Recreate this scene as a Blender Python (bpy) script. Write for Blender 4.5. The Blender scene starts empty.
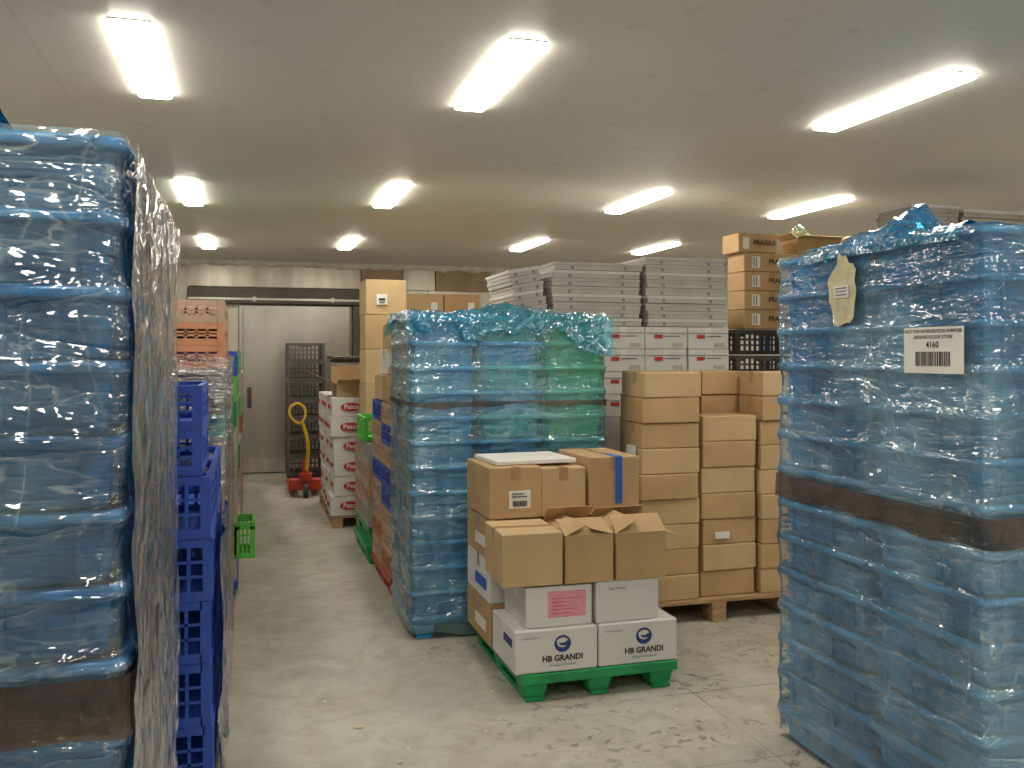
import bpy, math, random
from mathutils import Vector, Matrix, noise
random.seed(7)
C=bpy.context
sc=C.scene
R=random.uniform

# ------------------------------------------------------------ materials
MATS={}
def nodes(name):
    m=bpy.data.materials.new(name); m.use_nodes=True
    nt=m.node_tree; nt.nodes.clear()
    out=nt.nodes.new('ShaderNodeOutputMaterial')
    return m,nt,out
def pmat(name,col,rough=.6,metal=0.,nscale=6.,namt=.15,bump=0.,bscale=60.,stretch=(1,1,1),spec=.5,col2=None):
    if name in MATS: return MATS[name]
    m,nt,out=nodes(name); N=nt.nodes; L=nt.links
    b=N.new('ShaderNodeBsdfPrincipled')
    b.inputs['Roughness'].default_value=rough; b.inputs['Metallic'].default_value=metal
    b.inputs['Specular IOR Level'].default_value=spec
    tc=N.new('ShaderNodeTexCoord'); mp=N.new('ShaderNodeMapping'); mp.inputs['Scale'].default_value=stretch
    L.new(tc.outputs['Object'],mp.inputs['Vector'])
    nz=N.new('ShaderNodeTexNoise'); nz.inputs['Scale'].default_value=nscale; nz.inputs['Detail'].default_value=5
    L.new(mp.outputs[0],nz.inputs['Vector'])
    cr=N.new('ShaderNodeValToRGB')
    c2=col2 if col2 else tuple(min(1,c*(1+namt)) for c in col)
    cr.color_ramp.elements[0].position=.3; cr.color_ramp.elements[1].position=.7
    cr.color_ramp.elements[0].color=(*[c*(1-namt) for c in col],1) if not col2 else (*col,1)
    cr.color_ramp.elements[1].color=(*c2,1)
    L.new(nz.outputs['Fac'],cr.inputs[0]); L.new(cr.outputs[0],b.inputs['Base Color'])
    if bump:
        n2=N.new('ShaderNodeTexNoise'); n2.inputs['Scale'].default_value=bscale; n2.inputs['Detail'].default_value=4
        L.new(mp.outputs[0],n2.inputs['Vector'])
        bp=N.new('ShaderNodeBump'); bp.inputs['Strength'].default_value=bump; bp.inputs['Distance'].default_value=.01
        L.new(n2.outputs['Fac'],bp.inputs['Height']); L.new(bp.outputs[0],b.inputs['Normal'])
    L.new(b.outputs[0],out.inputs[0]); MATS[name]=m
    return m

def film_mat(name,tint,milk,milkcol,base=.10,streak=.5,scale=7.,rough=.10,zs=3.2,bump=1.0,cloud=.0,width=.02,gloss=.35,det=3):
    m,nt,out=nodes(name); N=nt.nodes; L=nt.links
    tc=N.new('ShaderNodeTexCoord')
    def mth(op,a,b=0,c=None,clamp=False):
        q=N.new('ShaderNodeMath'); q.operation=op; q.use_clamp=clamp
        for i,v in enumerate((a,b,c)):
            if v is None: continue
            if isinstance(v,(int,float)): q.inputs[i].default_value=v
            else: L.new(v,q.inputs[i])
        return q.outputs[0]
    def ridge(rot,scl,s,w,det=3,dist=.6):
        mp=N.new('ShaderNodeMapping'); mp.inputs['Rotation'].default_value=rot; mp.inputs['Scale'].default_value=scl
        L.new(tc.outputs['Object'],mp.inputs['Vector'])
        n=N.new('ShaderNodeTexNoise'); n.inputs['Scale'].default_value=s; n.inputs['Detail'].default_value=det; n.inputs['Roughness'].default_value=.5; n.inputs['Distortion'].default_value=dist
        L.new(mp.outputs[0],n.inputs['Vector'])
        a=mth('ABSOLUTE',mth('SUBTRACT',n.outputs['Fac'],.5))
        r=N.new('ShaderNodeMapRange'); r.inputs['From Min'].default_value=0; r.inputs['From Max'].default_value=w; r.inputs['To Min'].default_value=1; r.inputs['To Max'].default_value=0
        L.new(a,r.inputs['Value']); return n.outputs['Fac'],a,r.outputs[0]
    f1,a1,l1=ridge((.5,.35,.2),(1,1,zs),scale,width,det)
    f2,a2,l2=ridge((-.7,-.5,.3),(1,1,zs*1.2),scale*1.5,width*.9,det,.3)
    f3,a3,l3=ridge((.1,.1,0),(1,1,.35),scale*1.6,width*.8,2,.2)
    n2=N.new('ShaderNodeTexNoise'); n2.inputs['Scale'].default_value=2.4; n2.inputs['Detail'].default_value=4
    L.new(tc.outputs['Object'],n2.inputs['Vector'])
    r2=N.new('ShaderNodeMapRange'); r2.inputs['From Min'].default_value=.42; r2.inputs['From Max'].default_value=.66
    L.new(n2.outputs['Fac'],r2.inputs['Value'])
    lines=mth('MAXIMUM',l1,mth('MAXIMUM',mth('MULTIPLY',l2,.6),mth('MULTIPLY',l3,.6)))
    mu=mth('MULTIPLY',lines,mth('MULTIPLY_ADD',r2.outputs[0],.85,.15))
    hgt=mth('ADD',mth('MULTIPLY',a1,1.6),mth('ADD',mth('MULTIPLY',a2,.7),mth('MULTIPLY',a3,1.1)))
    bp=N.new('ShaderNodeBump'); bp.inputs['Strength'].default_value=bump; bp.inputs['Distance'].default_value=.05
    L.new(hgt,bp.inputs['Height'])
    tr=N.new('ShaderNodeBsdfTransparent'); tr.inputs[0].default_value=(*tint,1)
    df=N.new('ShaderNodeBsdfDiffuse'); df.inputs[0].default_value=(*milkcol,1); L.new(bp.outputs[0],df.inputs['Normal'])
    gl=N.new('ShaderNodeBsdfGlossy'); gl.inputs['Roughness'].default_value=rough; gl.inputs[0].default_value=(.97,.98,1,1); L.new(bp.outputs[0],gl.inputs['Normal'])
    ma=mth('ADD',mth('MULTIPLY_ADD',mu,streak,milk),mth('MULTIPLY',r2.outputs[0],cloud),clamp=True)
    mx=N.new('ShaderNodeMixShader'); L.new(ma,mx.inputs[0]); L.new(tr.outputs[0],mx.inputs[1]); L.new(df.outputs[0],mx.inputs[2])
    fr=N.new('ShaderNodeFresnel'); fr.inputs['IOR'].default_value=1.45; L.new(bp.outputs[0],fr.inputs['Normal'])
    fa=mth('ADD',mth('ADD',fr.outputs[0],base),mth('MULTIPLY',mu,gloss),clamp=True)
    m2=N.new('ShaderNodeMixShader'); L.new(fa,m2.inputs[0]); L.new(mx.outputs[0],m2.inputs[1]); L.new(gl.outputs[0],m2.inputs[2])
    L.new(m2.outputs[0],out.inputs[0]); MATS[name]=m
    return m

CARD=pmat('cardboard',(.50,.335,.17),.8,nscale=3,namt=.12,bump=.08,bscale=40)
CARD2=pmat('cardboard_light',(.56,.40,.22),.8,nscale=3,namt=.10,bump=.08)
CARD3=pmat('cardboard_dark',(.30,.19,.10),.85,nscale=4,namt=.15)
SEAM=pmat('seam_dark',(.10,.06,.03),.9)
TAPE=pmat('tape_brown',(.43,.28,.13),.35,nscale=10,namt=.1)
WHT=pmat('white_carton',(.72,.71,.69),.7,nscale=3,namt=.05)
GRY=pmat('grey_carton',(.52,.51,.48),.75,nscale=4,namt=.1)
GRYB=pmat('grey_brown_carton',(.34,.32,.27),.75,nscale=4,namt=.15)
GRYD=pmat('grey_carton_edge',(.26,.25,.23),.8)
LAB=pmat('label_white',(.80,.79,.76),.6,namt=.04)
INK=pmat('ink_black',(.03,.03,.035),.6)
NAVY=pmat('ink_navy',(.02,.05,.20),.6)
RED=pmat('ink_red',(.55,.04,.03),.5)
PINK=pmat('label_pink',(.80,.33,.42),.6,nscale=25,namt=.1)
BTAPE=pmat('tape_blue',(.03,.12,.52),.4)
BLUE=pmat('plastic_blue_crate',(.014,.21,.52),.22,nscale=3,namt=.30)
BLUE2=pmat('plastic_blue_light',(.025,.33,.72),.22,nscale=3,namt=.25)
ROYAL=pmat('plastic_royal_blue',(.03,.09,.48),.4,nscale=4,namt=.2)
TEAL=pmat('plastic_teal',(.03,.50,.50),.3,nscale=3,namt=.25)
GREEN=pmat('plastic_green',(.07,.62,.26),.3,nscale=3,namt=.25)
GREENP=pmat('plastic_green_pallet',(.01,.30,.09),.4,nscale=6,namt=.2)
LIME=pmat('plastic_lime',(.12,.58,.08),.4,nscale=5,namt=.15)
TAN=pmat('plastic_tan',(.52,.36,.25),.5,nscale=5,namt=.15)
SALM=pmat('plastic_salmon',(.62,.28,.15),.5,nscale=5,namt=.15)
BRICK=pmat('plastic_brick',(.45,.17,.09),.5,nscale=5,namt=.15)
REDP=pmat('plastic_red',(.40,.06,.04),.5,nscale=5,namt=.15)
BLK=pmat('plastic_black',(.035,.035,.035),.5,nscale=5,namt=.3)
DGREY=pmat('plastic_dark_grey',(.085,.085,.082),.5,nscale=5,namt=.3)
GREYP=pmat('plastic_grey',(.42,.42,.40),.5,nscale=5,namt=.15)
WOOD=pmat('pallet_wood',(.42,.28,.15),.85,nscale=5,namt=.3,stretch=(1,8,8),bump=.2)
STEEL=pmat('brushed_steel',(.50,.48,.44),.30,metal=.9,nscale=1.5,namt=.12,stretch=(2,2,.5),bump=.2,bscale=3)
STEELL=pmat('steel_light',(.58,.54,.46),.35,metal=.7,nscale=2,namt=.2,stretch=(3,3,.5))
STEELD=pmat('steel_dark',(.11,.10,.085),.45,metal=.6,nscale=3,namt=.2)
YEL=pmat('paint_yellow',(.78,.50,.03),.4)
REDM=pmat('paint_red',(.5,.05,.02),.4)
PAPER=pmat('paper_yellowed',(.60,.56,.36),.8,nscale=20,namt=.2)
FROST=pmat('frost',(.78,.76,.68),.9,nscale=10,namt=.15,bump=.5,bscale=25)
FILM=film_mat('stretch_film',(.90,.97,1.0),.03,(.50,.80,.97),base=.05,streak=.30,scale=3.2,cloud=.14,bump=.8,width=.014)
FILML=film_mat('stretch_film_light',(.92,.98,1.0),.10,(.45,.80,1.0),base=.05,streak=.26,scale=2.8,cloud=.22,bump=.7,width=.014)
FILMC=film_mat('stretch_film_clear',(.97,.97,.96),.10,(.85,.85,.82),base=.06,streak=.4,scale=6)
FILMG=film_mat('stretch_film_milky',(.93,.96,.99),.12,(.64,.69,.73),base=.09,streak=.45,scale=4,zs=.6,rough=.12,cloud=.16,width=.02,gloss=.35,bump=.8)
FILMT=film_mat('stretch_film_teal',(.88,.98,1.0),.12,(.38,.82,1.0),base=.04,streak=.28,scale=3,cloud=.20,bump=.7,width=.014)
BFILM=film_mat('blue_poly_sheet',(.30,.85,1.0),.22,(.05,.55,.90),base=.07,streak=.40,scale=6,zs=1.0,gloss=.5)
def band_mat():
    m,nt,out=nodes('brown_band'); N=nt.nodes;L=nt.links
    b=N.new('ShaderNodeBsdfPrincipled'); b.inputs['Roughness'].default_value=.4
    tc=N.new('ShaderNodeTexCoord'); n=N.new('ShaderNodeTexNoise'); n.inputs['Scale'].default_value=6; n.inputs['Detail'].default_value=5; L.new(tc.outputs['Object'],n.inputs['Vector'])
    r=N.new('ShaderNodeValToRGB'); e=r.color_ramp.elements; e[0].position=.35;e[0].color=(.05,.035,.025,1);e[1].position=.65;e[1].color=(.16,.11,.08,1); L.new(n.outputs['Fac'],r.inputs[0]); L.new(r.outputs[0],b.inputs['Base Color'])
    t=N.new('ShaderNodeBsdfTransparent'); t.inputs[0].default_value=(.8,.75,.7,1)
    x=N.new('ShaderNodeMixShader'); x.inputs[0].default_value=.55; L.new(t.outputs[0],x.inputs[1]); L.new(b.outputs[0],x.inputs[2]); L.new(x.outputs[0],out.inputs[0])
    return m
BAND=band_mat()

# ------------------------------------------------------------ mesh builder
class MB:
    def __init__(s): s.v=[];s.f=[];s.m=[];s.mats=[];s.T=Matrix.Identity(4);s.smooth=[]
    def mi(s,mat):
        if mat not in s.mats: s.mats.append(mat)
        return s.mats.index(mat)
    def add(s,vs,fs,mat,smooth=False):
        o=len(s.v); k=s.mi(mat)
        s.v+=[s.T@Vector(p) for p in vs]
        for f in fs: s.f.append([i+o for i in f]); s.m.append(k); s.smooth.append(smooth)
    def box(s,x0,x1,y0,y1,z0,z1,mat):
        vs=[(x,y,z) for z in(z0,z1) for x,y in((x0,y0),(x1,y0),(x1,y1),(x0,y1))]
        s.add(vs,[(3,2,1,0),(4,5,6,7),(0,1,5,4),(1,2,6,5),(2,3,7,6),(3,0,4,7)],mat)
    def loft(s,rings,mat,capb=True,capt=True,smooth=False):
        n=len(rings[0]); vs=[p for r in rings for p in r]; fs=[]
        for k in range(len(rings)-1):
            for i in range(n):
                j=(i+1)%n; fs.append((k*n+i,k*n+j,(k+1)*n+j,(k+1)*n+i))
        if capb: fs.append(tuple(reversed(range(n))))
        if capt: fs.append(tuple(range((len(rings)-1)*n,len(rings)*n)))
        s.add(vs,fs,mat,smooth)
    def cbox(s,x0,x1,y0,y1,z0,z1,mat,b=.004):
        cx,cy=(x0+x1)/2,(y0+y1)/2; hx,hy=(x1-x0)/2,(y1-y0)/2
        s.loft([oct8(cx,cy,hx-b,hy-b,b*.5,z0),oct8(cx,cy,hx,hy,b,z0+b),oct8(cx,cy,hx,hy,b,z1-b),oct8(cx,cy,hx-b,hy-b,b*.5,z1)],mat)
    def cyl(s,c,r,h,axis,mat,n=16):
        rings=[]
        for t in(-h/2,h/2):
            ring=[]
            for i in range(n):
                a=2*math.pi*i/n; p=[0,0,0]; o=[k for k in range(3) if k!=axis]
                p[o[0]]=r*math.cos(a);p[o[1]]=r*math.sin(a);p[axis]=t
                ring.append(tuple(c[k]+p[k] for k in range(3)))
            rings.append(ring)
        s.loft(rings,mat)
    def slab(s,p0,p1,d,L,mat,t=.004):
        p0,p1,d=Vector(p0),Vector(p1),Vector(d).normalized()
        n=(p1-p0).cross(d).normalized()*t
        q=[p0,p1,p1+d*L,p0+d*L]
        s.add([*q,*[a+n for a in q]],[(3,2,1,0),(4,5,6,7),(0,1,5,4),(1,2,6,5),(2,3,7,6),(3,0,4,7)],mat)
    def finish(s,name,parent=None,origin=None,link=True):
        if origin is None:
            xs=[p.x for p in s.v];ys=[p.y for p in s.v];zs=[p.z for p in s.v]
            origin=Vector(((min(xs)+max(xs))/2,(min(ys)+max(ys))/2,min(zs)))
        origin=Vector(origin)
        me=bpy.data.meshes.new(name); me.from_pydata([tuple(p-origin) for p in s.v],[],s.f)
        for m in s.mats: me.materials.append(m)
        me.polygons.foreach_set('material_index',s.m); me.polygons.foreach_set('use_smooth',s.smooth)
        me.update()
        if not link: return me
        ob=bpy.data.objects.new(name,me); C.collection.objects.link(ob); ob.location=origin
        if parent: setp(ob,parent)
        return ob
def oct8(cx,cy,hx,hy,c,z):
    return [(cx-hx+c,cy-hy,z),(cx+hx-c,cy-hy,z),(cx+hx,cy-hy+c,z),(cx+hx,cy+hy-c,z),(cx+hx-c,cy+hy,z),(cx-hx+c,cy+hy,z),(cx-hx,cy+hy-c,z),(cx-hx,cy-hy+c,z)]
def rr(cx,cy,hx,hy,r,z,n=3):
    P=[]
    for sx,sy,a0 in((1,-1,-90),(1,1,0),(-1,1,90),(-1,-1,180)):
        for i in range(n+1):
            a=math.radians(a0+90*i/n); P.append((cx+sx*(hx-r)+r*math.cos(a),cy+sy*(hy-r)+r*math.sin(a),z))
    return P
def wloc(ob):
    v=Vector(ob.location); p=ob.parent
    while p: v+=Vector(p.location); p=p.parent
    return v
def setp(ob,parent):
    ob.parent=parent; ob.location=Vector(ob.location)-wloc(parent)
def empty(name,loc):
    e=bpy.data.objects.new(name,None); e.location=loc; e.empty_display_size=.2; C.collection.objects.link(e); return e
def text(parent,body,size,loc,face,mat,name='printed_text',bold=.0,tilt=0):
    cu=bpy.data.curves.new(name,'FONT'); cu.body=body; cu.size=size; cu.align_x='CENTER'; cu.align_y='CENTER'; cu.offset=bold*size; cu.resolution_u=3
    cu.materials.append(mat)
    ob=bpy.data.objects.new(name,cu); C.collection.objects.link(ob); ob.location=loc
    ob.rotation_euler=(math.pi/2,0,tilt) if face=='front' else (math.pi/2,0,-math.pi/2+tilt)
    setp(ob,parent); return ob

def dfront(mb,x0,x1,z0,z1,y,mat,t=.0015): mb.box(x0,x1,y-t,y+.0005,z0,z1,mat)
def dside(mb,x,y0,y1,z0,z1,mat,t=.0015): mb.box(x-t,x+.0005,y0,y1,z0,z1,mat)
def barcode_front(mb,x0,x1,z0,z1,y):
    x=x0
    while x<x1:
        w=R(.001,.003); dfront(mb,x,min(x+w,x1),z0,z1,y,INK,.002); x+=w+R(.0012,.003)
def oval(mb,cx,cz,rx,rz,y,mat,n=24,t=0):
    mb.add([(cx,y,cz)]+[(cx+rx*math.cos(2*math.pi*i/n),y,cz+rz*math.sin(2*math.pi*i/n)) for i in range(n)],[(0,1+i,1+(i+1)%n) for i in range(n)],mat)

def carton(mb,cx,cy,z0,w,d,h,rot=0,mat=CARD,tape='x',tmat=TAPE):
    old=mb.T; mb.T=old@Matrix.Translation((cx,cy,0))@Matrix.Rotation(rot,4,'Z')
    x,y=w/2,d/2; z1=z0+h; t=.001
    mb.cbox(-x,x,-y,y,z0,z1,mat,.005)
    if tape=='x':
        mb.box(-x-t,x+t,-.026,.026,z1-.0005,z1+t,tmat)
        for s in(-1,1): mb.box(s*x-t,s*x+t,-.026,.026,z1-.07,z1+t,tmat)
        mb.box(-x+.004,x-.004,-.001,.001,z1,z1+.0016,SEAM)
    elif tape=='y':
        mb.box(-.026,.026,-y-t,y+t,z1-.0005,z1+t,tmat)
        for s in(-1,1): mb.box(-.026,.026,s*y-t,s*y+t,z1-.07,z1+t,tmat)
        mb.box(-.001,.001,-y+.004,y-.004,z1,z1+.0016,SEAM)
    mb.T=old
def open_carton(mb,x0,x1,y0,y1,z0,z1,mat,flaps):
    t=.006
    mb.box(x0,x1,y0,y0+t,z0,z1,mat);mb.box(x0,x1,y1-t,y1,z0,z1,mat)
    mb.box(x0,x0+t,y0+t,y1-t,z0,z1,mat);mb.box(x1-t,x1,y0+t,y1-t,z0,z1,mat);mb.box(x0+t,x1-t,y0+t,y1-t,z0,z0+t,mat)
    for side,ang,L in flaps:
        a=math.radians(ang)
        if side=='l': mb.slab((x0,y1,z1),(x0,y0,z1),(-math.cos(a),0,math.sin(a)),L,mat)
        if side=='r': mb.slab((x1,y0,z1),(x1,y1,z1),(math.cos(a),0,math.sin(a)),L,mat)
        if side=='f': mb.slab((x0,y0,z1),(x1,y0,z1),(0,-math.cos(a),math.sin(a)),L,mat)
        if side=='b': mb.slab((x1,y1,z1),(x0,y1,z1),(0,math.cos(a),math.sin(a)),L,mat)

def crate_mesh(name,w,d,h,mat):
    mb=MB(); x,y=w/2,d/2
    rg=lambda i,z,r=.03:rr(0,0,x-i,y-i,r,z)
    mb.loft([rg(.042,0),rg(.038,.006),rg(.030,h*.40),rg(.022,h*.42),rg(.022,h*.47),rg(.030,h*.49),rg(.024,h-.030)],mat,True,False)
    mb.loft([rg(.024,h-.030),rg(.005,h-.029),rg(.001,h-.025),rg(0,h-.020),rg(0,h-.010),rg(.002,h-.005),rg(.006,h-.001),rg(.013,h),rg(.022,h-.004),rg(.030,h*.6),rg(.046,.012)],mat,False,True,True)
    for s in(-1,1):
        n=4
        for i in range(n):
            xx=-x+.09+(w-.18)*i/(n-1)
            mb.box(xx-.003,xx+.003,s*(y-.03)-.010,s*(y-.03)+.010,.02,h-.028,mat)
        for i in range(n):
            yy=-y+.09+(d-.18)*i/(n-1)
            mb.box(s*(x-.03)-.010,s*(x-.03)+.010,yy-.003,yy+.003,.02,h-.028,mat)
    return mb.finish(name,origin=(0,0,0),link=False)
def lattice_mesh(name,w,d,h,mat,nx=8,bars=2):
    mb=MB(); x,y=w/2,d/2;t=.012
    for sx in(-1,1):
        for sy in(-1,1):
            mb.box(min(sx*x,sx*(x-.035)),max(sx*x,sx*(x-.035)),min(sy*y,sy*(y-.035)),max(sy*y,sy*(y-.035)),0,h,mat)
    def wall(a0,a1,fix,axis,s):
        def bx(u0,u1,z0,z1,tt=t,off=0):
            p0,p1=sorted((fix-s*off,fix-s*(off+tt)))
            if axis=='x': mb.box(u0,u1,p0,p1,z0,z1,mat)
            else: mb.box(p0,p1,u0,u1,z0,z1,mat)
        bx(a0,a1,h-.03,h,.018); bx(a0,a1,.0,.035)
        for b in range(bars):
            zc=.035+(h-.065)*(b+1)/(bars+1); bx(a0,a1,zc-.005,zc+.005,.008,.002)
        n=max(3,int((a1-a0)/.05))
        for i in range(1,n):
            u=a0+(a1-a0)*i/n; bx(u-.006,u+.006,.03,h-.025,.008,.002)
        um=(a0+a1)/2; bx(um-.07,um+.07,h-.05,h-.03,.016)
    for s in(-1,1):
        wall(-x+.03,x-.03,s*y,'x',s); wall(-y+.03,y-.03,s*x,'y',s)
    mb.box(-x+.01,x-.01,-y+.01,y-.01,.004,.012,mat)
    return mb.finish(name,origin=(0,0,0),link=False)
_cache={}
def cm(kind,w,d,h,mat):
    k=(kind,round(w,3),round(d,3),round(h,3),mat.name)
    if k not in _cache: _cache[k]=(crate_mesh if kind=='s' else lattice_mesh)('crate_'+mat.name,w,d,h,mat)
    return _cache[k]
def put_crate(parent,kind,x,y,z,w,d,h,mat,rot=0,name='crate'):
    ob=bpy.data.objects.new(name,cm(kind,w,d,h,mat)); C.collection.objects.link(ob); ob.location=(x,y,z); ob.rotation_euler=(0,0,rot)
    if parent: setp(ob,parent)
    return ob

def plastic_pallet(mb,x0,x1,y0,y1,h,mat,z=0):
    w=x1-x0;d=y1-y0; t=.028
    mb.cbox(x0,x1,y0,y0+.06,z+h-.05,z+h,mat);mb.cbox(x0,x1,y1-.06,y1,z+h-.05,z+h,mat)
    mb.cbox(x0,x0+.06,y0+.06,y1-.06,z+h-.05,z+h,mat);mb.cbox(x1-.06,x1,y0+.06,y1-.06,z+h-.05,z+h,mat)
    n=9
    for i in range(n):
        yy=y0+.08+(d-.16)*i/(n-1); mb.box(x0+.06,x1-.06,yy-.025,yy+.025,z+h-t,z+h-.002,mat)
    for i in range(3):
        xx=x0+.08+(w-.16)*i/2; mb.box(xx-.03,xx+.03,y0+.05,y1-.05,z+h-.05,z+h-.028,mat)
        mb.cbox(xx-.05,xx+.05,y0+.02,y1-.02,z,z+.02,mat)
        for j in range(3):
            yy=y0+.085+(d-.17)*j/2
            mb.loft([rr(xx,yy,.055,.055,.02,z+.02),rr(xx,yy,.07,.07,.02,z+h-.05)],mat)
def wood_pallet(mb,x0,x1,y0,y1,h=.144,z=0):
    w=x1-x0;d=y1-y0
    n=7
    for i in range(n):
        yy=y0+.05+(d-.10)*i/(n-1); mb.cbox(x0,x1,yy-.045,yy+.045,z+h-.022,z+h,WOOD,.002)
    for i in range(3):
        xx=x0+.06+(w-.12)*i/2
        mb.box(xx-.05,xx+.05,y0,y1,z+h-.044,z+h-.022,WOOD)
        mb.box(xx-.05,xx+.05,y0,y1,z,z+.022,WOOD)
        for j in range(3):
            yy=y0+.07+(d-.14)*j/2; mb.cbox(xx-.05,xx+.05,yy-.07,yy+.07,z+.022,z+h-.044,WOOD,.003)

def peri(cx,cy,hx,hy,r,step=.03):
    P=[]
    def seg(ax,ay,bx,by,nx,ny):
        L=math.hypot(bx-ax,by-ay); n=max(1,int(L/step))
        for i in range(n): t=i/n; P.append((ax+(bx-ax)*t,ay+(by-ay)*t,nx,ny))
    def arc(ox,oy,a0):
        for i in range(4): a=math.radians(a0+90*i/4); P.append((ox+r*math.cos(a),oy+r*math.sin(a),math.cos(a),math.sin(a)))
    seg(cx-hx+r,cy-hy,cx+hx-r,cy-hy,0,-1); arc(cx+hx-r,cy-hy+r,-90)
    seg(cx+hx,cy-hy+r,cx+hx,cy+hy-r,1,0); arc(cx+hx-r,cy+hy-r,0)
    seg(cx+hx-r,cy+hy,cx-hx+r,cy+hy,0,1); arc(cx-hx+r,cy+hy-r,90)
    seg(cx-hx,cy+hy-r,cx-hx,cy-hy+r,-1,0); arc(cx-hx+r,cy-hy+r,180)
    return P
def wrap(name,parent,x0,x1,y0,y1,z0,z1,mat,pitch=None,zbase=0,amp=.017,off=.006,seed=0,dz=.0125,na=.0045):
    cx,cy=(x0+x1)/2,(y0+y1)/2
    P=peri(cx,cy,(x1-x0)/2,(y1-y0)/2,.03)
    rings=[];nz=max(2,int((z1-z0)/dz))
    for k in range(nz+1):
        z=z0+(z1-z0)*k/nz; ring=[]
        for (x,y,nx,ny) in P:
            nn=noise.noise(Vector((x*3+seed,y*3,z*6)))+.6*noise.noise(Vector((x*11,y*11+seed,z*14)))
            o=off+na*(1+nn)
            if pitch:
                ph=((z-zbase)/pitch)%1.0
                dd=abs(ph-.90); dd=min(dd,1-dd)
                o-= amp*(1-math.exp(-(dd/.13)**2))*(.75+.9*noise.noise(Vector((x*6,y*6,z*3+seed))))
            zz=z+ (.03*noise.noise(Vector((x*4,y*4,seed+9))) if k in(0,) else 0)
            ring.append((x+nx*o,y+ny*o,zz))
        rings.append(ring)
    mb=MB(); mb.loft(rings,mat,False,False,True)
    return mb.finish(name,parent)
def drape(name,parent,x0,x1,y0,y1,zt,ov,mat,amp=.03,seed=0,step=.03,peak=None,off=.02,ragamp=.45):
    nx=int((x1-x0+ov[0]+ov[1])/step);ny=int((y1-y0+ov[2]+ov[3])/step); vs=[];fs=[]
    for j in range(ny+1):
        for i in range(nx+1):
            px=x0-ov[0]+(x1-x0+ov[0]+ov[1])*i/nx; py=y0-ov[2]+(y1-y0+ov[2]+ov[3])*j/ny
            dx=max(x0-px,px-x1,0);dy=max(y0-py,py-y1,0)
            qx=min(max(px,x0),x1);qy=min(max(py,y0),y1)
            n1=noise.noise(Vector((px*5+seed,py*5,seed)));n2=noise.noise(Vector((px*14,py*14+seed,2)))
            rag=1+ragamp*noise.noise(Vector((px*3+seed,py*3,7)))+.5*ragamp*noise.noise(Vector((px*9+seed,py*2,7)))
            z=zt-math.hypot(dx,dy)*rag
            o=off+.012*(n2+1)
            if dx>0: qx+=(o if px>x1 else -o)
            if dy>0: qy+=(o if py>y1 else -o)
            if dx==0 and dy==0: z+=.006+amp*abs(n1)+amp*.4*abs(n2)
            else: z+=amp*.2*n1
            if peak:
                for (ax,ay,rad,hh) in peak:
                    g=math.exp(-((px-ax)**2+(py-ay)**2)/(rad*rad)); z+=hh*g*(1+.5*n2)
            vs.append((qx,qy,z))
    for j in range(ny):
        for i in range(nx):
            a=j*(nx+1)+i; fs.append((a,a+1,a+nx+2,a+nx+1))
    mb=MB(); mb.add(vs,fs,mat,True)
    return mb.finish(name,parent)

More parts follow.
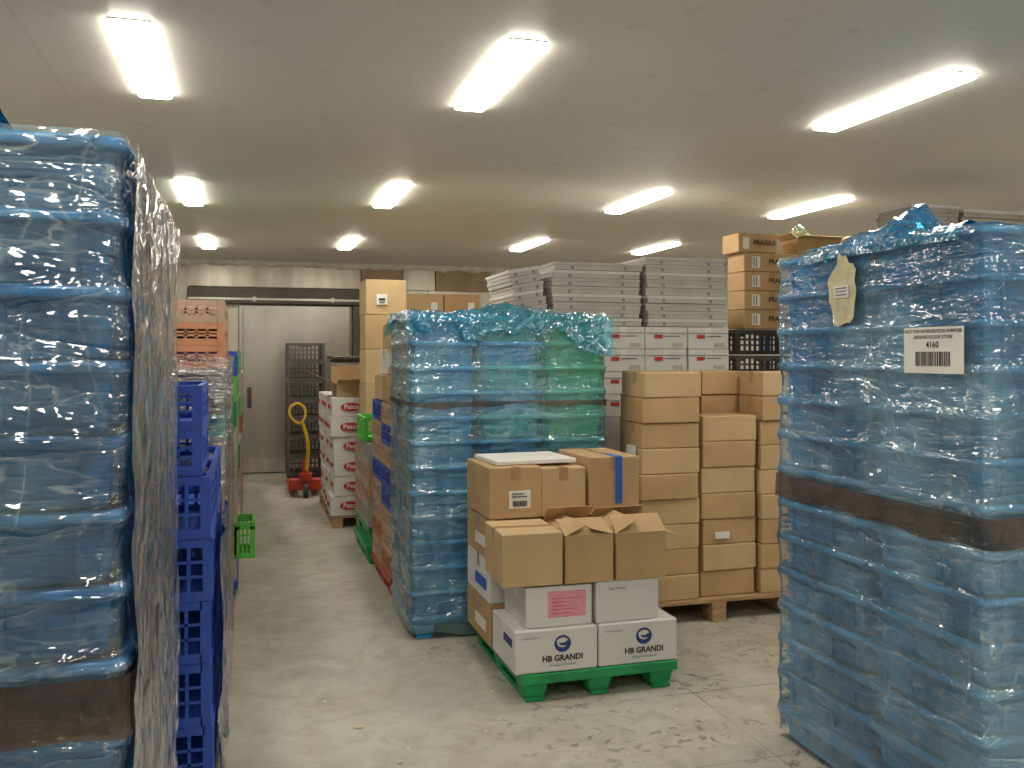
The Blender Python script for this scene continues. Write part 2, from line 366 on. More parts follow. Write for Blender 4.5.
# ------------------------------------------------------------ room
XL,XR,YB,YF,H=-1.75,6.9,-3.0,13.6,3.07
def room():
    m,nt,out=nodes('floor_concrete'); N=nt.nodes;L=nt.links
    b=N.new('ShaderNodeBsdfPrincipled'); tc=N.new('ShaderNodeTexCoord')
    def nz(s,d,dist=0):
        n=N.new('ShaderNodeTexNoise'); n.inputs['Scale'].default_value=s; n.inputs['Detail'].default_value=d; n.inputs['Distortion'].default_value=dist; n.inputs['Roughness'].default_value=.62
        L.new(tc.outputs['Object'],n.inputs['Vector']); return n
    def ramp(src,p0,c0,p1,c1):
        r=N.new('ShaderNodeValToRGB'); e=r.color_ramp.elements; e[0].position=p0;e[0].color=(*c0,1);e[1].position=p1;e[1].color=(*c1,1); L.new(src,r.inputs[0]); return r
    def mix(f,a,bb,mode='MIX'):
        x=N.new('ShaderNodeMix'); x.data_type='RGBA'; x.blend_type=mode
        if isinstance(f,float): x.inputs[0].default_value=f
        else: L.new(f,x.inputs[0])
        L.new(a,x.inputs[6])
        if isinstance(bb,tuple): x.inputs[7].default_value=(*bb,1)
        else: L.new(bb,x.inputs[7])
        return x.outputs[2]
    def math_(op,a,bb):
        q=N.new('ShaderNodeMath'); q.operation=op
        for i,v in enumerate((a,bb)):
            if isinstance(v,(int,float)): q.inputs[i].default_value=v
            else: L.new(v,q.inputs[i])
        return q.outputs[0]
    base=ramp(nz(.7,4,.3).outputs['Fac'],.3,(.45,.42,.35),.7,(.56,.54,.47))
    fine=ramp(nz(5,10,.6).outputs['Fac'],.34,(.66,.63,.57),.56,(1,1,1))
    c=mix(.6,base.outputs[0],fine.outputs[0],'MULTIPLY')
    sx=N.new('ShaderNodeSeparateXYZ'); L.new(tc.outputs['Object'],sx.inputs[0])
    dr=N.new('ShaderNodeMapRange'); dr.inputs['From Min'].default_value=.4; dr.inputs['From Max'].default_value=1.4; dr.inputs['To Min'].default_value=.18; L.new(sx.outputs[0],dr.inputs['Value'])
    spots=ramp(nz(16,9,.7).outputs['Fac'],.545,(0,0,0),.60,(.8,.8,.8))
    big=ramp(nz(1.7,5).outputs['Fac'],.43,(0,0,0),.58,(1,1,1))
    mm=math_('MULTIPLY',math_('MULTIPLY',spots.outputs[0],big.outputs[0]),dr.outputs[0])
    c=mix(mm,c,(.20,.18,.145))
    fr=ramp(nz(2.3,9,.8).outputs['Fac'],.56,(0,0,0),.72,(.6,.6,.6))
    c=mix(fr.outputs[0],c,(.64,.63,.58))
    tot=None
    for sock,vals in((sx.outputs[0],(2.16,2.86,3.56)),(sx.outputs[1],(2.6,3.35,4.1,4.85))):
        for v in vals:
            l=math_('LESS_THAN',math_('ABSOLUTE',math_('SUBTRACT',sock,v),0),.004)
            tot=l if tot is None else math_('MAXIMUM',tot,l)
    g=math_('GREATER_THAN',sx.outputs[0],1.75)
    brk=ramp(nz(3,3).outputs['Fac'],.4,(.2,.2,.2),.6,(.75,.75,.75))
    c=mix(math_('MULTIPLY',math_('MULTIPLY',tot,g),brk.outputs[0]),c,(.16,.14,.11))
    L.new(c,b.inputs['Base Color'])
    rr_=ramp(nz(3,4).outputs['Fac'],.3,(.38,.38,.38),.7,(.75,.75,.75)); L.new(rr_.outputs[0],b.inputs['Roughness'])
    bp=N.new('ShaderNodeBump'); bp.inputs['Strength'].default_value=.2; bp.inputs['Distance'].default_value=.01; L.new(nz(30,6).outputs['Fac'],bp.inputs['Height']); L.new(bp.outputs[0],b.inputs['Normal'])
    L.new(b.outputs[0],out.inputs[0])
    mb=MB(); mb.box(XL,XR,YB,YF,-.1,0,m); mb.finish('floor',origin=(0,0,0))
    # ceiling
    m,nt,out=nodes('ceiling_panel'); N=nt.nodes;L=nt.links
    b=N.new('ShaderNodeBsdfPrincipled'); b.inputs['Roughness'].default_value=.45; tc=N.new('ShaderNodeTexCoord')
    n1=N.new('ShaderNodeTexNoise'); n1.inputs['Scale'].default_value=.6; n1.inputs['Detail'].default_value=6; L.new(tc.outputs['Object'],n1.inputs['Vector'])
    r=N.new('ShaderNodeValToRGB'); e=r.color_ramp.elements; e[0].position=.3;e[0].color=(.78,.755,.69,1);e[1].position=.7;e[1].color=(.85,.825,.76,1); L.new(n1.outputs['Fac'],r.inputs[0])
    sx=N.new('ShaderNodeSeparateXYZ'); L.new(tc.outputs['Object'],sx.inputs[0])
    tot=None
    for v in(-.9,2.2,5.3):
        s=N.new('ShaderNodeMath'); s.operation='SUBTRACT'; s.inputs[1].default_value=v; L.new(sx.outputs[0],s.inputs[0])
        a=N.new('ShaderNodeMath'); a.operation='ABSOLUTE'; L.new(s.outputs[0],a.inputs[0])
        l=N.new('ShaderNodeMath'); l.operation='LESS_THAN'; l.inputs[1].default_value=.005; L.new(a.outputs[0],l.inputs[0])
        if tot is None: tot=l.outputs[0]
        else:
            q=N.new('ShaderNodeMath'); q.operation='MAXIMUM'; L.new(tot,q.inputs[0]);L.new(l.outputs[0],q.inputs[1]); tot=q.outputs[0]
    n2=N.new('ShaderNodeTexNoise'); n2.inputs['Scale'].default_value=6; n2.inputs['Detail'].default_value=7; L.new(tc.outputs['Object'],n2.inputs['Vector'])
    rs=N.new('ShaderNodeValToRGB'); e=rs.color_ramp.elements; e[0].position=.62;e[0].color=(0,0,0,1);e[1].position=.70;e[1].color=(.25,.25,.25,1); L.new(n2.outputs['Fac'],rs.inputs[0])
    s3=N.new('ShaderNodeMath'); s3.operation='MULTIPLY'; s3.inputs[1].default_value=.22; L.new(tot,s3.inputs[0])
    s4=N.new('ShaderNodeMath'); s4.operation='MAXIMUM'; L.new(s3.outputs[0],s4.inputs[0]); L.new(rs.outputs[0],s4.inputs[1])
    x=N.new('ShaderNodeMix'); x.data_type='RGBA'; L.new(s4.outputs[0],x.inputs[0]); L.new(r.outputs[0],x.inputs[6]); x.inputs[7].default_value=(.5,.47,.38,1)
    L.new(x.outputs[2],b.inputs['Base Color']); L.new(b.outputs[0],out.inputs[0])
    mb=MB(); mb.box(XL,XR,YB,YF,H,H+.1,m); mb.finish('ceiling',origin=(0,0,H))
    WALL=pmat('wall_panel',(.78,.76,.70),.5,nscale=1.5,namt=.06)
    for nm,a in(('wall_left',(XL-.1,XL,YB-.1,YF+.1)),('wall_right',(XR,XR+.1,YB-.1,YF+.1)),('wall_front',(XL,XR,YB-.1,YB))):
        mb=MB(); mb.box(*a,-.1,H+.1,WALL); mb.finish(nm)
    BROWN=pmat('wall_brown_panel',(.42,.31,.19),.5,nscale=4,namt=.15)
    mb=MB()
    mb.box(XL,XR,YF,YF+.1,-.1,H+.1,STEELL)
    x=XL
    while x<XR: mb.box(x,x+.012,YF-.006,YF,0,H,STEELD); x+=1.1
    mb.finish('wall_back')
    mb=MB()
    for a,bb,mt in((-.8,1.62,STEELL),(1.64,2.25,BROWN),(2.27,2.75,STEELL),(2.77,3.6,BROWN),(3.62,4.6,STEELL)):
        mb.box(a,bb,YF-.07,YF-.008,2.70,H-.02,mt)
    mb.finish('trim_header')
    mb=MB(); vs=[];n=260
    for i in range(n+1):
        xx=XL+(XR-XL)*i/n; q=.05+.05*abs(noise.noise(Vector((xx*4,0,1))))+.05*abs(noise.noise(Vector((xx*17,0,4))))
        vs+=[(xx,YF-.16,H-.001),(xx,YF-.12-q*.3,H-q*.7),(xx,YF-.074,H-q*1.1)]
    fs=[]
    for i in range(n): fs+=[(3*i,3*i+1,3*i+4,3*i+3),(3*i+1,3*i+2,3*i+5,3*i+4)]
    mb.add(vs,fs,FROST,True); mb.finish('trim_frost')
    mb=MB()
    mb.cbox(-.12,1.47,YF-.09,YF-.012,.02,2.44,STEEL,.01)
    mb.box(-.06,-.052,YF-.094,YF-.088,.05,2.40,STEELD); mb.box(-.12,1.47,YF-.10,YF-.09,.02,.22,STEELL)
    mb.box(.0,.06,YF-.13,YF-.09,.95,1.25,STEELD)
    mb.finish('door_1')
    mb=MB()
    mb.cbox(-.8,1.62,YF-.20,YF-.012,2.45,2.68,STEELD,.006); mb.box(-.8,1.62,YF-.22,YF-.20,2.50,2.53,STEEL)
    mb.cbox(1.50,1.62,YF-.16,YF-.012,0,2.44,STEELD,.006); mb.cbox(-.8,-.70,YF-.16,YF-.012,0,2.44,STEELD,.006)
    for xx in(.1,1.2): mb.cyl((xx,YF-.235,2.515),.035,.02,1,STEEL)
    mb.finish('trim_door_frame')
room()

# ------------------------------------------------------------ lamps
m,nt,out=nodes('lamp_diffuser'); e=nt.nodes.new('ShaderNodeEmission'); e.inputs[0].default_value=(1,.93,.80,1); e.inputs[1].default_value=31
nt.links.new(e.outputs[0],out.inputs[0]); DIFF=m
HOUS=pmat('lamp_housing',(.85,.84,.8),.4)
lamps=[(-.46,4.5),(-.46,8.0),(-.46,11.4),(1.17,4.27),(1.18,7.65),(1.18,11.0),(3.32,4.1),(3.32,7.35),(3.32,10.55),(4.97,3.9),(4.97,7.2),(4.97,10.45),
       (-.45,1.2),(1.17,1.0),(3.32,.8),(4.97,.7),(1.17,-1.8),(3.32,-1.9)]  # unseen rows behind the camera, added for ambient light
for x,y in lamps:
    mb=MB()
    mb.cbox(x-.084,x+.084,y-.555,y+.555,H-.007,H-.001,HOUS,.002)
    mb.loft([rr(x,y,.070,.535,.012,H-.026),rr(x,y,.080,.547,.012,H-.020),rr(x,y,.083,.554,.012,H-.007)],DIFF,True,False)
    mb.finish('ceiling_light')

# ------------------------------------------------------------ big wrapped crate stacks
def crate_stack(name,x0,x1,y0,y1,nx,ny,pitch,n,cols,pmatc,film,band=None,zp=.15,kind='s'):
    e=empty(name,((x0+x1)/2,(y0+y1)/2,0))
    mb=MB(); plastic_pallet(mb,x0+.01,x1-.01,y0+.01,y1-.01,zp,pmatc); mb.finish('pallet',e)
    w=(x1-x0)/nx;d=(y1-y0)/ny
    for k in range(n):
        for i in range(nx):
            for j in range(ny):
                mt=cols(i,j,k)
                put_crate(e,kind,x0+w*(i+.5)+R(-.002,.002),y0+d*(j+.5),zp+.002+k*pitch,w-.004,d-.004,pitch-.001,mt)
    top=zp+n*pitch
    if film: wrap('film_wrap',e,x0,x1,y0,y1,.03,top+.01,film,pitch,zp,seed=x0*7)
    if band:
        for (b0,b1) in band: wrap('band',e,x0-.004,x1+.004,y0-.004,y1+.004,b0,b1,BAND,pitch,zp,amp=.006,off=.007,seed=3)
    return e,top
def loose(name,parent,X,y0,y1,z0,z1,mat,amp=.03,seed=1):
    ny,nz=int((y1-y0)/.016),int((z1-z0)/.02); vs=[];fs=[]
    for k in range(nz+1):
        for j in range(ny+1):
            y=y0+(y1-y0)*j/ny; z=z0+(z1-z0)*k/nz
            n=abs(noise.noise(Vector((y*7+seed,z*2.2,1))))+.5*abs(noise.noise(Vector((y*16,z*6,seed))))
            vs.append((X+amp*n, y+.02*noise.noise(Vector((z*4,seed,0)))*(1 if j==ny else 0), z+.06*noise.noise(Vector((y*4,seed,3)))*(1 if k in(0,nz) else 0)))
    for k in range(nz):
        for j in range(ny):
            a=k*(ny+1)+j; fs.append((a,a+1,a+ny+2,a+ny+1))
    mb=MB(); mb.add(vs,fs,mat,True); return mb.finish(name,parent)
e,t=crate_stack('wrapped_crate_stack',-1.436,-.241,2.0,3.2,2,2,.154,13,lambda i,j,k:BLUE,BLUE,FILM,[(.915,1.045)])
drape('blue_sheet',e,-1.43,-.5,2.02,3.0,t+.01,(.05,.0,.03,.05),BFILM,.05,1,peak=[(-.60,2.12,.10,.09),(-.85,2.2,.25,.12)])
loose('loose_film',e,-.230,2.01,3.22,.10,2.13,FILMG,.022,4)
e,t=crate_stack('wrapped_crate_stack',2.285,3.485,2.35,3.55,2,2,.152,13,lambda i,j,k:BLUE2,BLUE2,FILML,[(1.075,1.175)])
drape('blue_sheet',e,2.30,3.4,2.45,3.35,t+.01,(.05,.03,.0,.0),BFILM,.05,4,peak=[(2.42,2.85,.10,.10),(2.5,3.05,.12,.06),(2.7,2.95,.2,.06)])
mb=MB(); X=2.262
dside(mb,X,2.42,2.70,1.64,1.80,LAB)
y=2.48
while y<2.64:
    w=R(.002,.006); dside(mb,X,y,y+w,1.665,1.715,INK,.0025); y+=w+R(.002,.005)
lb=mb.finish('paper_label',e)
for s,z,q in (('NOT FOR INTERVENTION PURPOSE',1.785,.0165),('GROUND FLOOR STORE',1.765,.0165),('4160',1.738,.03)):
    text(lb,s,q,(X-.003,2.56,z),'side',INK,bold=.02)
mb=MB(); vs=[(X+.002,3.05,1.94)]
for i in range(24):
    a=2*math.pi*i/24; rr_=1+.45*noise.noise(Vector((math.cos(a)*2,math.sin(a)*2,3))); vs.append((X,3.05+.085*rr_*math.cos(a),1.96+.135*rr_*math.sin(a)))
mb.add(vs,[(0,1+i,1+(i+1)%24) for i in range(24)],PAPER)
dside(mb,X-.002,3.01,3.10,1.93,1.98,LAB)
for i in range(3): dside(mb,X-.004,3.02,3.09,1.94+i*.013,1.945+i*.013,GRYD)
mb.finish('paper_tape',e)

def mc(i,j,k):
    if i==0: return BLUE2
    if i==1: return (TEAL if k%2 else BLUE2) if k>4 else GREEN
    return GREEN if k>5 and k%6 else TEAL
e,t=crate_stack('wrapped_crate_stack',.935,2.185,5.31,6.11,3,2,.150,12,mc,BLUE2,FILMT,[(1.395,1.425)],zp=.14)
drape('blue_sheet',e,.935,2.185,5.31,6.11,t+.01,(.03,.02,.16,.1),BFILM,.05,8,peak=[(1.6,5.5,.25,.05)],ragamp=1.3)

# ------------------------------------------------------------ green pallet with cartons
mb=MB(); plastic_pallet(mb,1.28,2.12,4.19,5.20,.14,GREENP); mb.finish('plastic_pallet')
def logo_box(x0,x1,y0,y1,z0,z1):
    mb=MB(); carton(mb,(x0+x1)/2,(y0+y1)/2,z0,x1-x0,y1-y0,z1-z0,0,WHT,'x',LAB)
    cx=(x0+x1)/2+.03; y=y0-.002; zc=z0+.137
    oval(mb,cx,zc,.044,.042,y,NAVY); oval(mb,cx,zc+.006,.030,.024,y-.0006,WHT); oval(mb,cx+.012,zc+.002,.032,.013,y-.0012,NAVY); oval(mb,cx-.006,zc+.015,.026,.011,y-.0018,WHT)
    dside(mb,x0-.001,y0+.05,y0+.2,z0+.12,z0+.16,NAVY)
    ob=mb.finish('logo_carton')
    text(ob,'HB GRANDI',.040,(cx,y-.001,z0+.066),'front',INK,bold=.035)
    text(ob,'Product of Iceland',.018,(cx,y-.001,z0+.034),'front',NAVY)
    text(ob,'Iceland seafood',.014,(x0+.08,y-.001,z0+.175),'front',NAVY)
    return ob
logo_box(1.252,1.682,4.20,4.62,.142,.352)
logo_box(1.69,2.12,4.20,4.62,.142,.352)
mb=MB(); carton(mb,1.49,4.42,.354,.35,.38,.2,.0,WHT,'x',LAB)
dfront(mb,1.43,1.63,.40,.53,4.23,PINK)
for i in range(5): dfront(mb,1.45,1.45+R(.08,.16),.42+i*.018,.423+i*.018,4.2295,RED,.0018)
mb.finish('white_carton')
mb=MB(); carton(mb,1.855,4.415,.354,.345,.38,.210,.01,WHT,'x',LAB)
ob=mb.finish('white_carton')
text(ob,'Sea frozen',.022,(1.80,4.222,.525),'front',NAVY)
mb=MB(); carton(mb,1.355,4.41,.565,.31,.38,.262,-.03,CARD2,'x'); mb.finish('cardboard_box')
mb=MB(); x0=1.518; open_carton(mb,x0,x0+.255,4.215,4.59,.566,.80,CARD,[('l',155,.12),('r',165,.12),('f',160,.17),('b',135,.14)]); mb.finish('open_cardboard_box')
mb=MB(); x0=1.79; open_carton(mb,x0,x0+.275,4.215,4.59,.566,.80,CARD,[('l',150,.13),('r',-18,.09),('f',145,.13),('b',135,.12)]); mb.finish('open_cardboard_box')
for c,xx in enumerate((1.46,1.90)):
    for k,(z,h,mt) in enumerate(((.142,.225,CARD),(.369,.225,WHT if c==0 else CARD2),(.596,.225,CARD))):
        mb=MB(); carton(mb,xx-.01,4.905,z,.41,.50,h,R(-.01,.01),mt,'x')
        if c==0: dside(mb,xx-.01-.207,4.72,4.95,z+.06,z+.12,BTAPE if k==1 else LAB,.004)
        mb.finish('white_carton' if mt is WHT else 'cardboard_box')
mb=MB(); carton(mb,1.375,4.855,.830,.29,.49,.275,.01,CARD,'y')
dfront(mb,1.34,1.46,.885,.98,4.608,LAB); barcode_front(mb,1.36,1.44,.895,.925,4.606); dfront(mb,1.355,1.44,.945,.95,4.606,INK,.002); dfront(mb,1.355,1.42,.96,.965,4.606,INK,.002)
mb.finish('cardboard_box')
mb=MB(); carton(mb,1.655,4.86,.830,.255,.48,.262,-.01,CARD2,'y'); mb.finish('cardboard_box')
mb=MB(); carton(mb,1.945,4.86,.830,.30,.48,.312,.02,CARD,'y')
dfront(mb,1.955,1.995,.885,1.143,4.616,BTAPE,.003); mb.box(1.955,1.995,4.615,4.78,1.142,1.145,BTAPE)
mb.finish('cardboard_box')
mb=MB(); mb.T=Matrix.Translation((1.5,4.9,1.108))@Matrix.Rotation(.06,4,'Z'); mb.cbox(-.22,.25,-.2,.2,0,.022,LAB,.002); mb.finish('polystyrene_sheet')

# ------------------------------------------------------------ brown carton pallet
mb=MB(); wood_pallet(mb,2.30,3.50,5.15,6.20); mb.finish('wooden_pallet')
mb=MB()
def col(mb,x0,x1,y0,y1,z0,n,h,mat_fn,j=.008,rt=.02,tape='x'):
    for k in range(n):
        carton(mb,(x0+x1)/2+R(-j,j),(y0+y1)/2+R(-j,j),z0+k*h,(x1-x0)-.012,(y1-y0)-.012,h-.003,R(-rt,rt),mat_fn(k),tape)
cf=lambda k:random.choice([CARD,CARD2,CARD])
col(mb,2.37,2.78,5.18,5.48,.146,9,.1615,cf,.012,.025)
col(mb,2.55,2.95,5.5,5.95,.146,9,.1615,cf)
col(mb,2.80,3.20,5.21,5.48,.146,7,.167,cf,.012,.025)
col(mb,3.22,3.56,5.18,5.48,.146,9,.1615,cf)
col(mb,2.97,3.30,5.5,5.95,.146,9,.1615,cf)
col(mb,3.32,3.65,5.5,5.95,.146,8,.1615,cf)
for z in(.35,1.05): dside(mb,2.362,5.25,5.36,z,z+.08,LAB,.016)
dfront(mb,2.9,3.0,.52,.56,5.215,LAB,.016)
mb.finish('cardboard_box_stack')

# ------------------------------------------------------------ white cartons + grey trays on top
mb=MB(); wood_pallet(mb,1.9,3.82,6.55,7.5); mb.finish('wooden_pallet')
mb=MB()
for c in range(5):
    x0=1.92+c*.376
    for k in range(10):
        z=.146+k*.179
        carton(mb,x0+.188,6.98,z,.366,.78,.176,R(-.01,.01),WHT if k>5 else GRY,'y',LAB)
        if k>5:
            dfront(mb,x0+.08,x0+.15,z+.085,z+.115,6.586,RED,.004); dfront(mb,x0+.17,x0+.30,z+.10,z+.105,6.586,INK,.004)
            dfront(mb,x0+.24,x0+.33,z+.02,z+.05,6.586,GRY,.004)
            mb.box(x0+.01,x0+.366,6.583,6.59,z+.125,z+.13,GRYD)
mb.finish('white_carton_stack')
def tray_stack(name,x0,x1,y0,y1,z0,n,h,rot=0,tilt=0,lean=0,ma=GRY,mb_=WHT):
    mb=MB(); cx,cy=(x0+x1)/2,(y0+y1)/2
    mb.T=Matrix.Translation((x0 if tilt else cx,cy,z0))@Matrix.Rotation(rot,4,'Z')@Matrix.Rotation(tilt,4,'Y')
    ox=0 if not tilt else (x1-x0)/2
    hx,hy=(x1-x0)/2,(y1-y0)/2
    for k in range(n):
        z=k*h; a=R(-.012,.012); b=R(-.012,.012); c=ox+a+lean*k
        mb.cbox(c-hx,c+hx,b-hy,b+hy,z,z+h-.012,ma,.003)
        mb.cbox(c-hx-.006,c+hx+.006,b-hy-.006,b+hy+.006,z+h-.026,z+h-.002,ma if k%3 else mb_,.003)
        for s in(-.6,.6): mb.box(c+s*hx-.012,c+s*hx+.012,b-hy-.002,b-hy,z+.008,z+h-.03,GRYD)
    mb.T=Matrix.Identity(4)
    return mb.finish(name)
tray_stack('carton_tray_stack',2.28,3.02,6.62,7.35,1.939,8,.062,.0)
tray_stack('carton_tray_stack',3.08,3.78,6.62,7.35,1.939,9,.062,.0)
tray_stack('carton_tray_stack',2.00,2.24,6.62,7.30,1.945,7,.060,.0,-.18)
tray_stack('carton_tray_stack',4.62,5.05,5.45,5.80,.147,43,.062,0,ma=GRYB,mb_=GRY)
tray_stack('carton_tray_stack',5.08,5.72,5.45,5.88,.147,43,.0615,0,ma=GRYB,mb_=GRY)
mb=MB(); wood_pallet(mb,4.55,5.75,5.40,5.95); mb.finish('wooden_pallet')

# ------------------------------------------------------------ fragile boxes
e=empty('crate_stack',(4.6,7.15,0)); mb=MB(); plastic_pallet(mb,4.04,5.14,6.9,7.4,.15,BLK); mb.finish('pallet',e)
for k in range(8):
    for i in range(2):
        mt=[BLK,BLK,TAN,BLK,BLK,BLK,DGREY,BLK][k] if i==0 else [TAN,BLK,BLK,BLK,REDP,BLK,BLK,ROYAL][k]
        put_crate(e,'l',4.33+i*.555,7.15,.152+k*.223,.53,.46,.215,mt)
mb=MB()
zs=1.938; fr=[]
for k in range(4):
    for i in range(2):
        carton(mb,4.39+i*.56,7.03,zs+k*.165,.545,.28,.162,R(-.015,.015),CARD,'y')
        fr.append((4.46+i*.56,6.880,zs+k*.165+.085))
        dfront(mb,4.19+i*.56,4.27+i*.56,zs+k*.165+.03,zs+k*.165+.13,6.886,LAB,.004)
        dfront(mb,4.205+i*.56,4.21+i*.56,zs+k*.165+.04,zs+k*.165+.12,6.882,INK,.004);dfront(mb,4.23+i*.56,4.235+i*.56,zs+k*.165+.04,zs+k*.165+.12,6.882,INK,.004)
carton(mb,4.26,7.04,zs+.662,.38,.28,.165,.0,CARD,'y'); fr.append((4.32,6.893,zs+.745))
dfront(mb,4.11,4.17,zs+.69,zs+.79,6.9,LAB,.004)
ob=mb.finish('fragile_carton_stack')
for p in fr: text(ob,'FRAGILE',.058,p,'front',SEAM,bold=.03)
mb=MB(); open_carton(mb,4.66,5.10,6.90,7.16,2.602,2.74,CARD,[('l',30,.08),('r',20,.12),('f',20,.06),('b',50,.08)])
ob=mb.finish('open_carton_with_liner')
drape('blue_liner',ob,4.68,5.08,6.92,7.14,2.72,(0,0,0,0),BFILM,.16,5,step=.02)

# ------------------------------------------------------------ right side of aisle, mid distance
e=empty('crate_stack',(1.35,6.75,0)); mb=MB(); plastic_pallet(mb,.95,1.75,6.22,7.2,.15,REDP); mb.finish('pallet',e)
sq=[BRICK,TAN,TAN,ROYAL,ROYAL,TAN,ROYAL,TAN]
for k in range(8):
    for j in range(2):
        put_crate(e,'l',1.35,6.47+j*.49,.152+k*.151,.78,.48,.150,sq[k] if j==0 else [TAN,BRICK,TAN,TAN,ROYAL,TAN,TAN,ROYAL][k])
mb=MB()
for k in range(3):
    for j in range(2): carton(mb,1.35+R(-.01,.01),6.47+j*.49,1.364+k*.195,.74-.05*k,.46,.193,R(-.03,.03),[CARD,CARD2,WHT][(k+j)%3] if k<2 else CARD,'x')
dside(mb,.985,6.35,6.5,1.62,1.72,LAB,.02)
mb.finish('cardboard_box_stack')
e=empty('crate_stack',(1.35,7.9,0)); mb=MB(); plastic_pallet(mb,.93,1.73,7.35,8.3,.15,GREENP); plastic_pallet(mb,.95,1.75,7.36,8.31,.15,GREENP,z=.152); mb.finish('pallet',e)
for k in range(4): put_crate(e,'l',1.3,7.6,.305+k*.17,.7,.45,.168,[GREYP,TAN,TAN,GREYP][k]); put_crate(e,'l',1.3,8.07,.305+k*.17,.7,.45,.168,TAN)
put_crate(e,'l',1.28,7.75,.99,.7,.5,.20,LIME)
mb=MB(); wood_pallet(mb,.80,1.6,9.0,10.7,.12); mb.finish('wooden_pallet')
mb=MB(); tx=[]
for j in range(4):
    for i in range(2):
        for k in range(6):
            z=.122+k*.195; jx=R(-.02,.02); jy=R(-.01,.01)
            carton(mb,1.0+i*.40+jx,9.2+j*.42+jy,z,.385,.40,.192,R(-.02,.02),WHT,'y',LAB)
            if j==0:
                oval(mb,1.0+i*.40+jx,z+.10,.105,.042,8.985+jy,RED)
                tx.append((1.0+i*.40+jx,8.98+jy,z+.10))
            if i==0:
                dside(mb,.80+jx,9.12+j*.42,9.26+j*.42,z+.08,z+.12,RED,.008)
ob=mb.finish('white_carton_stack')
for p in tx: text(ob,'Pesca',.066,p,'front',LAB,bold=.02)
mb=MB(); open_carton(mb,.86,1.45,9.1,9.7,1.295,1.42,CARD,[('l',25,.30),('f',20,.15),('b',60,.2),('r',60,.2)]); mb.finish('open_carton_with_flaps')
mb=MB(); wood_pallet(mb,1.02,1.9,8.42,8.92,.12); mb.finish('wooden_pallet')
mb=MB()
for k in range(7):
    carton(mb,1.25,8.67,.122+k*.328,.38,.46,.326,R(-.02,.02),cf(k),'x')
    if k<6: carton(mb,1.66,8.67,.122+k*.328,.38,.46,.326,R(-.02,.02),cf(k),'x')
dfront(mb,1.16,1.26,2.18,2.28,8.425,LAB,.006); dfront(mb,1.18,1.24,2.20,2.205,8.417,INK,.006); dfront(mb,1.18,1.24,2.22,2.24,8.417,INK,.006)
mb.finish('cardboard_box_stack')
mb=MB(); wood_pallet(mb,1.62,2.85,9.5,10.4,.12); mb.finish('wooden_pallet')
mb=MB()
for i in range(3):
    for k in range(9 if i<2 else 8): carton(mb,1.84+i*.41,9.9,.122+k*.25,.39,.7,.248,R(-.01,.01),cf(k),'x')
for i in range(3): dfront(mb,1.90+i*.41,1.97+i*.41,2.2,2.28,9.54,LAB,.006)
mb.finish('cardboard_box_stack')
e=empty('grey_crate_stack',(.73,12.3,0)); mb=MB(); mb.cbox(.50,.98,12.02,12.62,.10,.14,BLK)
for a in(.56,.92):
    for b in(12.1,12.54): mb.cyl((a,b,.05),.05,.03,0,BLK)
mb.finish('dolly',e)
for k in range(7): put_crate(e,'l',.74,12.32,.142+k*.247,.48,.6,.245,DGREY)
e=empty('pallet_jack',(.68,11.2,0)); mb=MB()
for xx in(.55,.80): mb.cbox(xx-.07,xx+.07,11.2,12.0,.07,.12,REDM,.01); mb.cyl((xx,11.93,.04),.04,.08,0,BLK)
mb.cbox(.48,.87,11.12,11.22,.08,.22,REDM,.015); mb.cyl((.675,11.05,.09),.09,.06,0,BLK); mb.cyl((.675,11.08,.3),.04,.3,2,REDM); mb.cbox(.60,.75,11.03,11.13,.2,.3,REDM,.01)
mb.finish('chassis',e)
def tube(name,pts,r,mat,parent,cyc=False):
    cu=bpy.data.curves.new(name,'CURVE'); cu.dimensions='3D'; cu.bevel_depth=r; cu.bevel_resolution=3
    sp=cu.splines.new('NURBS'); sp.points.add(len(pts)-1); sp.order_u=3; sp.use_endpoint_u=True; sp.use_cyclic_u=cyc
    for p,q in zip(sp.points,pts): p.co=(*q,1)
    cu.materials.append(mat); ob=bpy.data.objects.new(name,cu); C.collection.objects.link(ob)
    if parent: ob.parent=parent; ob.location=-Vector(parent.location)
    return ob
tube('handle',[(.675,11.07,.30),(.70,11.0,.5),(.69,10.93,.75),(.62,10.9,.92)],.022,YEL,e)
tube('grip',[(.60,10.9,.90),(.50,10.88,.94),(.46,10.86,1.08),(.56,10.85,1.16),(.66,10.86,1.09),(.66,10.88,.95)],.016,YEL,e,True)
mb=MB(); mb.cbox(.98,1.5,11.3,11.36,1.62,1.66,STEELD); mb.cbox(1.05,1.9,11.25,11.9,0,1.62,GREYP,.01); mb.cbox(1.0,1.95,11.2,11.95,1.66,1.70,STEELD,.005); mb.finish('equipment_cabinet')

# ------------------------------------------------------------ left side of aisle
e=empty('blue_crate_stack',(-.5,4.0,0)); mb=MB(); plastic_pallet(mb,-.92,-.12,3.42,4.6,.14,ROYAL); mb.finish('pallet',e)
for k in range(5):
    for j in range(2): put_crate(e,'l',-.515+R(-.01,.005),3.71+j*.59,.142+k*.225,.79,.575,.223,ROYAL,R(-.01,.01))
for k in range(2): put_crate(e,'l',-.535,3.71,1.269+k*.163,.76,.55,.162,ROYAL)
loose('loose_film',e,-.108,3.6,4.6,.02,1.0,FILMG,.04,9)
e=empty('wrapped_tray_stack',(-.5,5.3,0)); mb=MB(); plastic_pallet(mb,-.9,-.1,4.75,5.75,.14,BRICK); mb.finish('pallet',e)
tc=[BRICK,BRICK,TAN,TAN,GREYP,GREYP,TAN,TAN,GREYP,GREYP,TEAL,GREYP,GREYP,SALM,SALM,TAN]
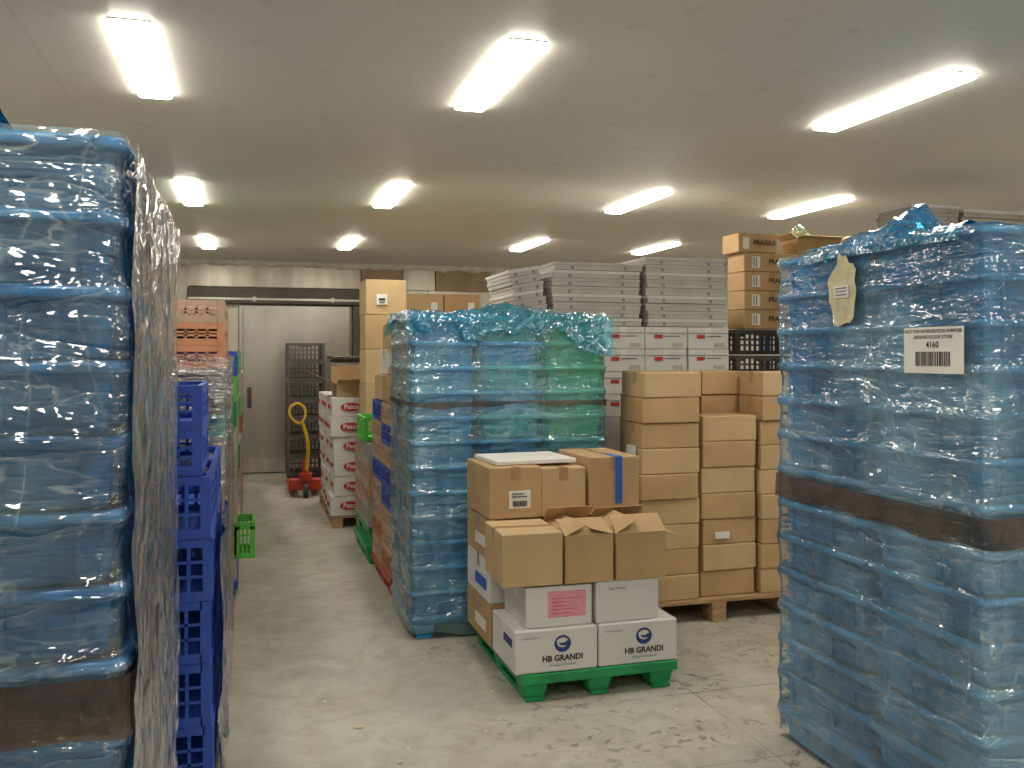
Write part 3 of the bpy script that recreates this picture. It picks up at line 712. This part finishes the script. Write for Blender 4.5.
for k in range(16):
    for j in range(2): put_crate(e,'l',-.5,5.0+j*.5,.142+k*.115,.78,.48,.114,tc[k])
wrap('film_wrap',e,-.905,-.095,4.745,5.755,.03,1.70,FILMC,.23,.14,amp=.008,seed=5,off=.014)
e=empty('crate_stack',(-.5,7.2,0)); mb=MB(); plastic_pallet(mb,-.86,-.06,6.5,7.7,.14,ROYAL); mb.finish('pallet',e)
for k in range(9):
    for j in range(2): put_crate(e,'l',-.45,6.82+j*.6,.142+k*.177,.76,.56,.175,[GREYP,BRICK,TAN,GREYP,TAN,GREYP,GREENP,LIME,ROYAL][k] if j==0 else [TAN,GREYP,TAN,GREENP,GREYP,TAN,TAN,GREENP,ROYAL][k])
put_crate(e,'l',-.015,6.72,.29,.14,.36,.25,LIME,name='green_basket')
for (yy,lst,xr) in((8.0,[TAN,GREYP,GREYP,GREENP,TAN,ROYAL,GREYP,LIME],-.05),(9.3,[GREYP,TAN,TAN,GREYP,BRICK,GREYP,TAN],-.02),(10.6,[BLK,GREYP,TAN,GREYP,GREYP,TAN],-.06)):
    e=empty('crate_stack',(xr-.4,yy+.5,0)); mb=MB(); plastic_pallet(mb,xr-.8,xr,yy,yy+1.15,.14,GREYP); mb.finish('pallet',e)
    for k,mt in enumerate(lst):
        for j in range(2): put_crate(e,'l',xr-.4+R(-.01,.01),yy+.29+j*.575,.142+k*.2,.77,.56,.198,mt if j==0 else random.choice(lst))

mb=MB()
for i in range(70):
    x,y=R(-.05,1.2),R(2.2,6)
    if i>45: x,y=R(1.3,3.4),R(3.0,4.1)
    s=R(.003,.010) if i>4 else R(.02,.035)
    a=R(0,6.28); n=5
    vs=[(x+s*R(.5,1)*math.cos(a+6.28*q/n),y+s*R(.5,1)*math.sin(a+6.28*q/n),.002+R(0,.004)) for q in range(n)]
    mb.add(vs,[tuple(range(n))],PAPER if i<5 else FROST)
mb.finish('floor_litter')

# ------------------------------------------------------------ world, camera
w=bpy.data.worlds.new('w'); sc.world=w; w.use_nodes=True; w.node_tree.nodes['Background'].inputs[0].default_value=(.5,.5,.5,1); w.node_tree.nodes['Background'].inputs[1].default_value=.05
sc.view_settings.view_transform='Standard'
cam=bpy.data.cameras.new('camera'); co=bpy.data.objects.new('camera',cam); C.collection.objects.link(co); sc.camera=co
cam.sensor_width=36; cam.lens=900/1024*36; cam.shift_y=-28/1024; cam.clip_start=.05
co.location=(0,0,1.7); co.rotation_euler=(math.pi/2,0,-math.radians(16.4))
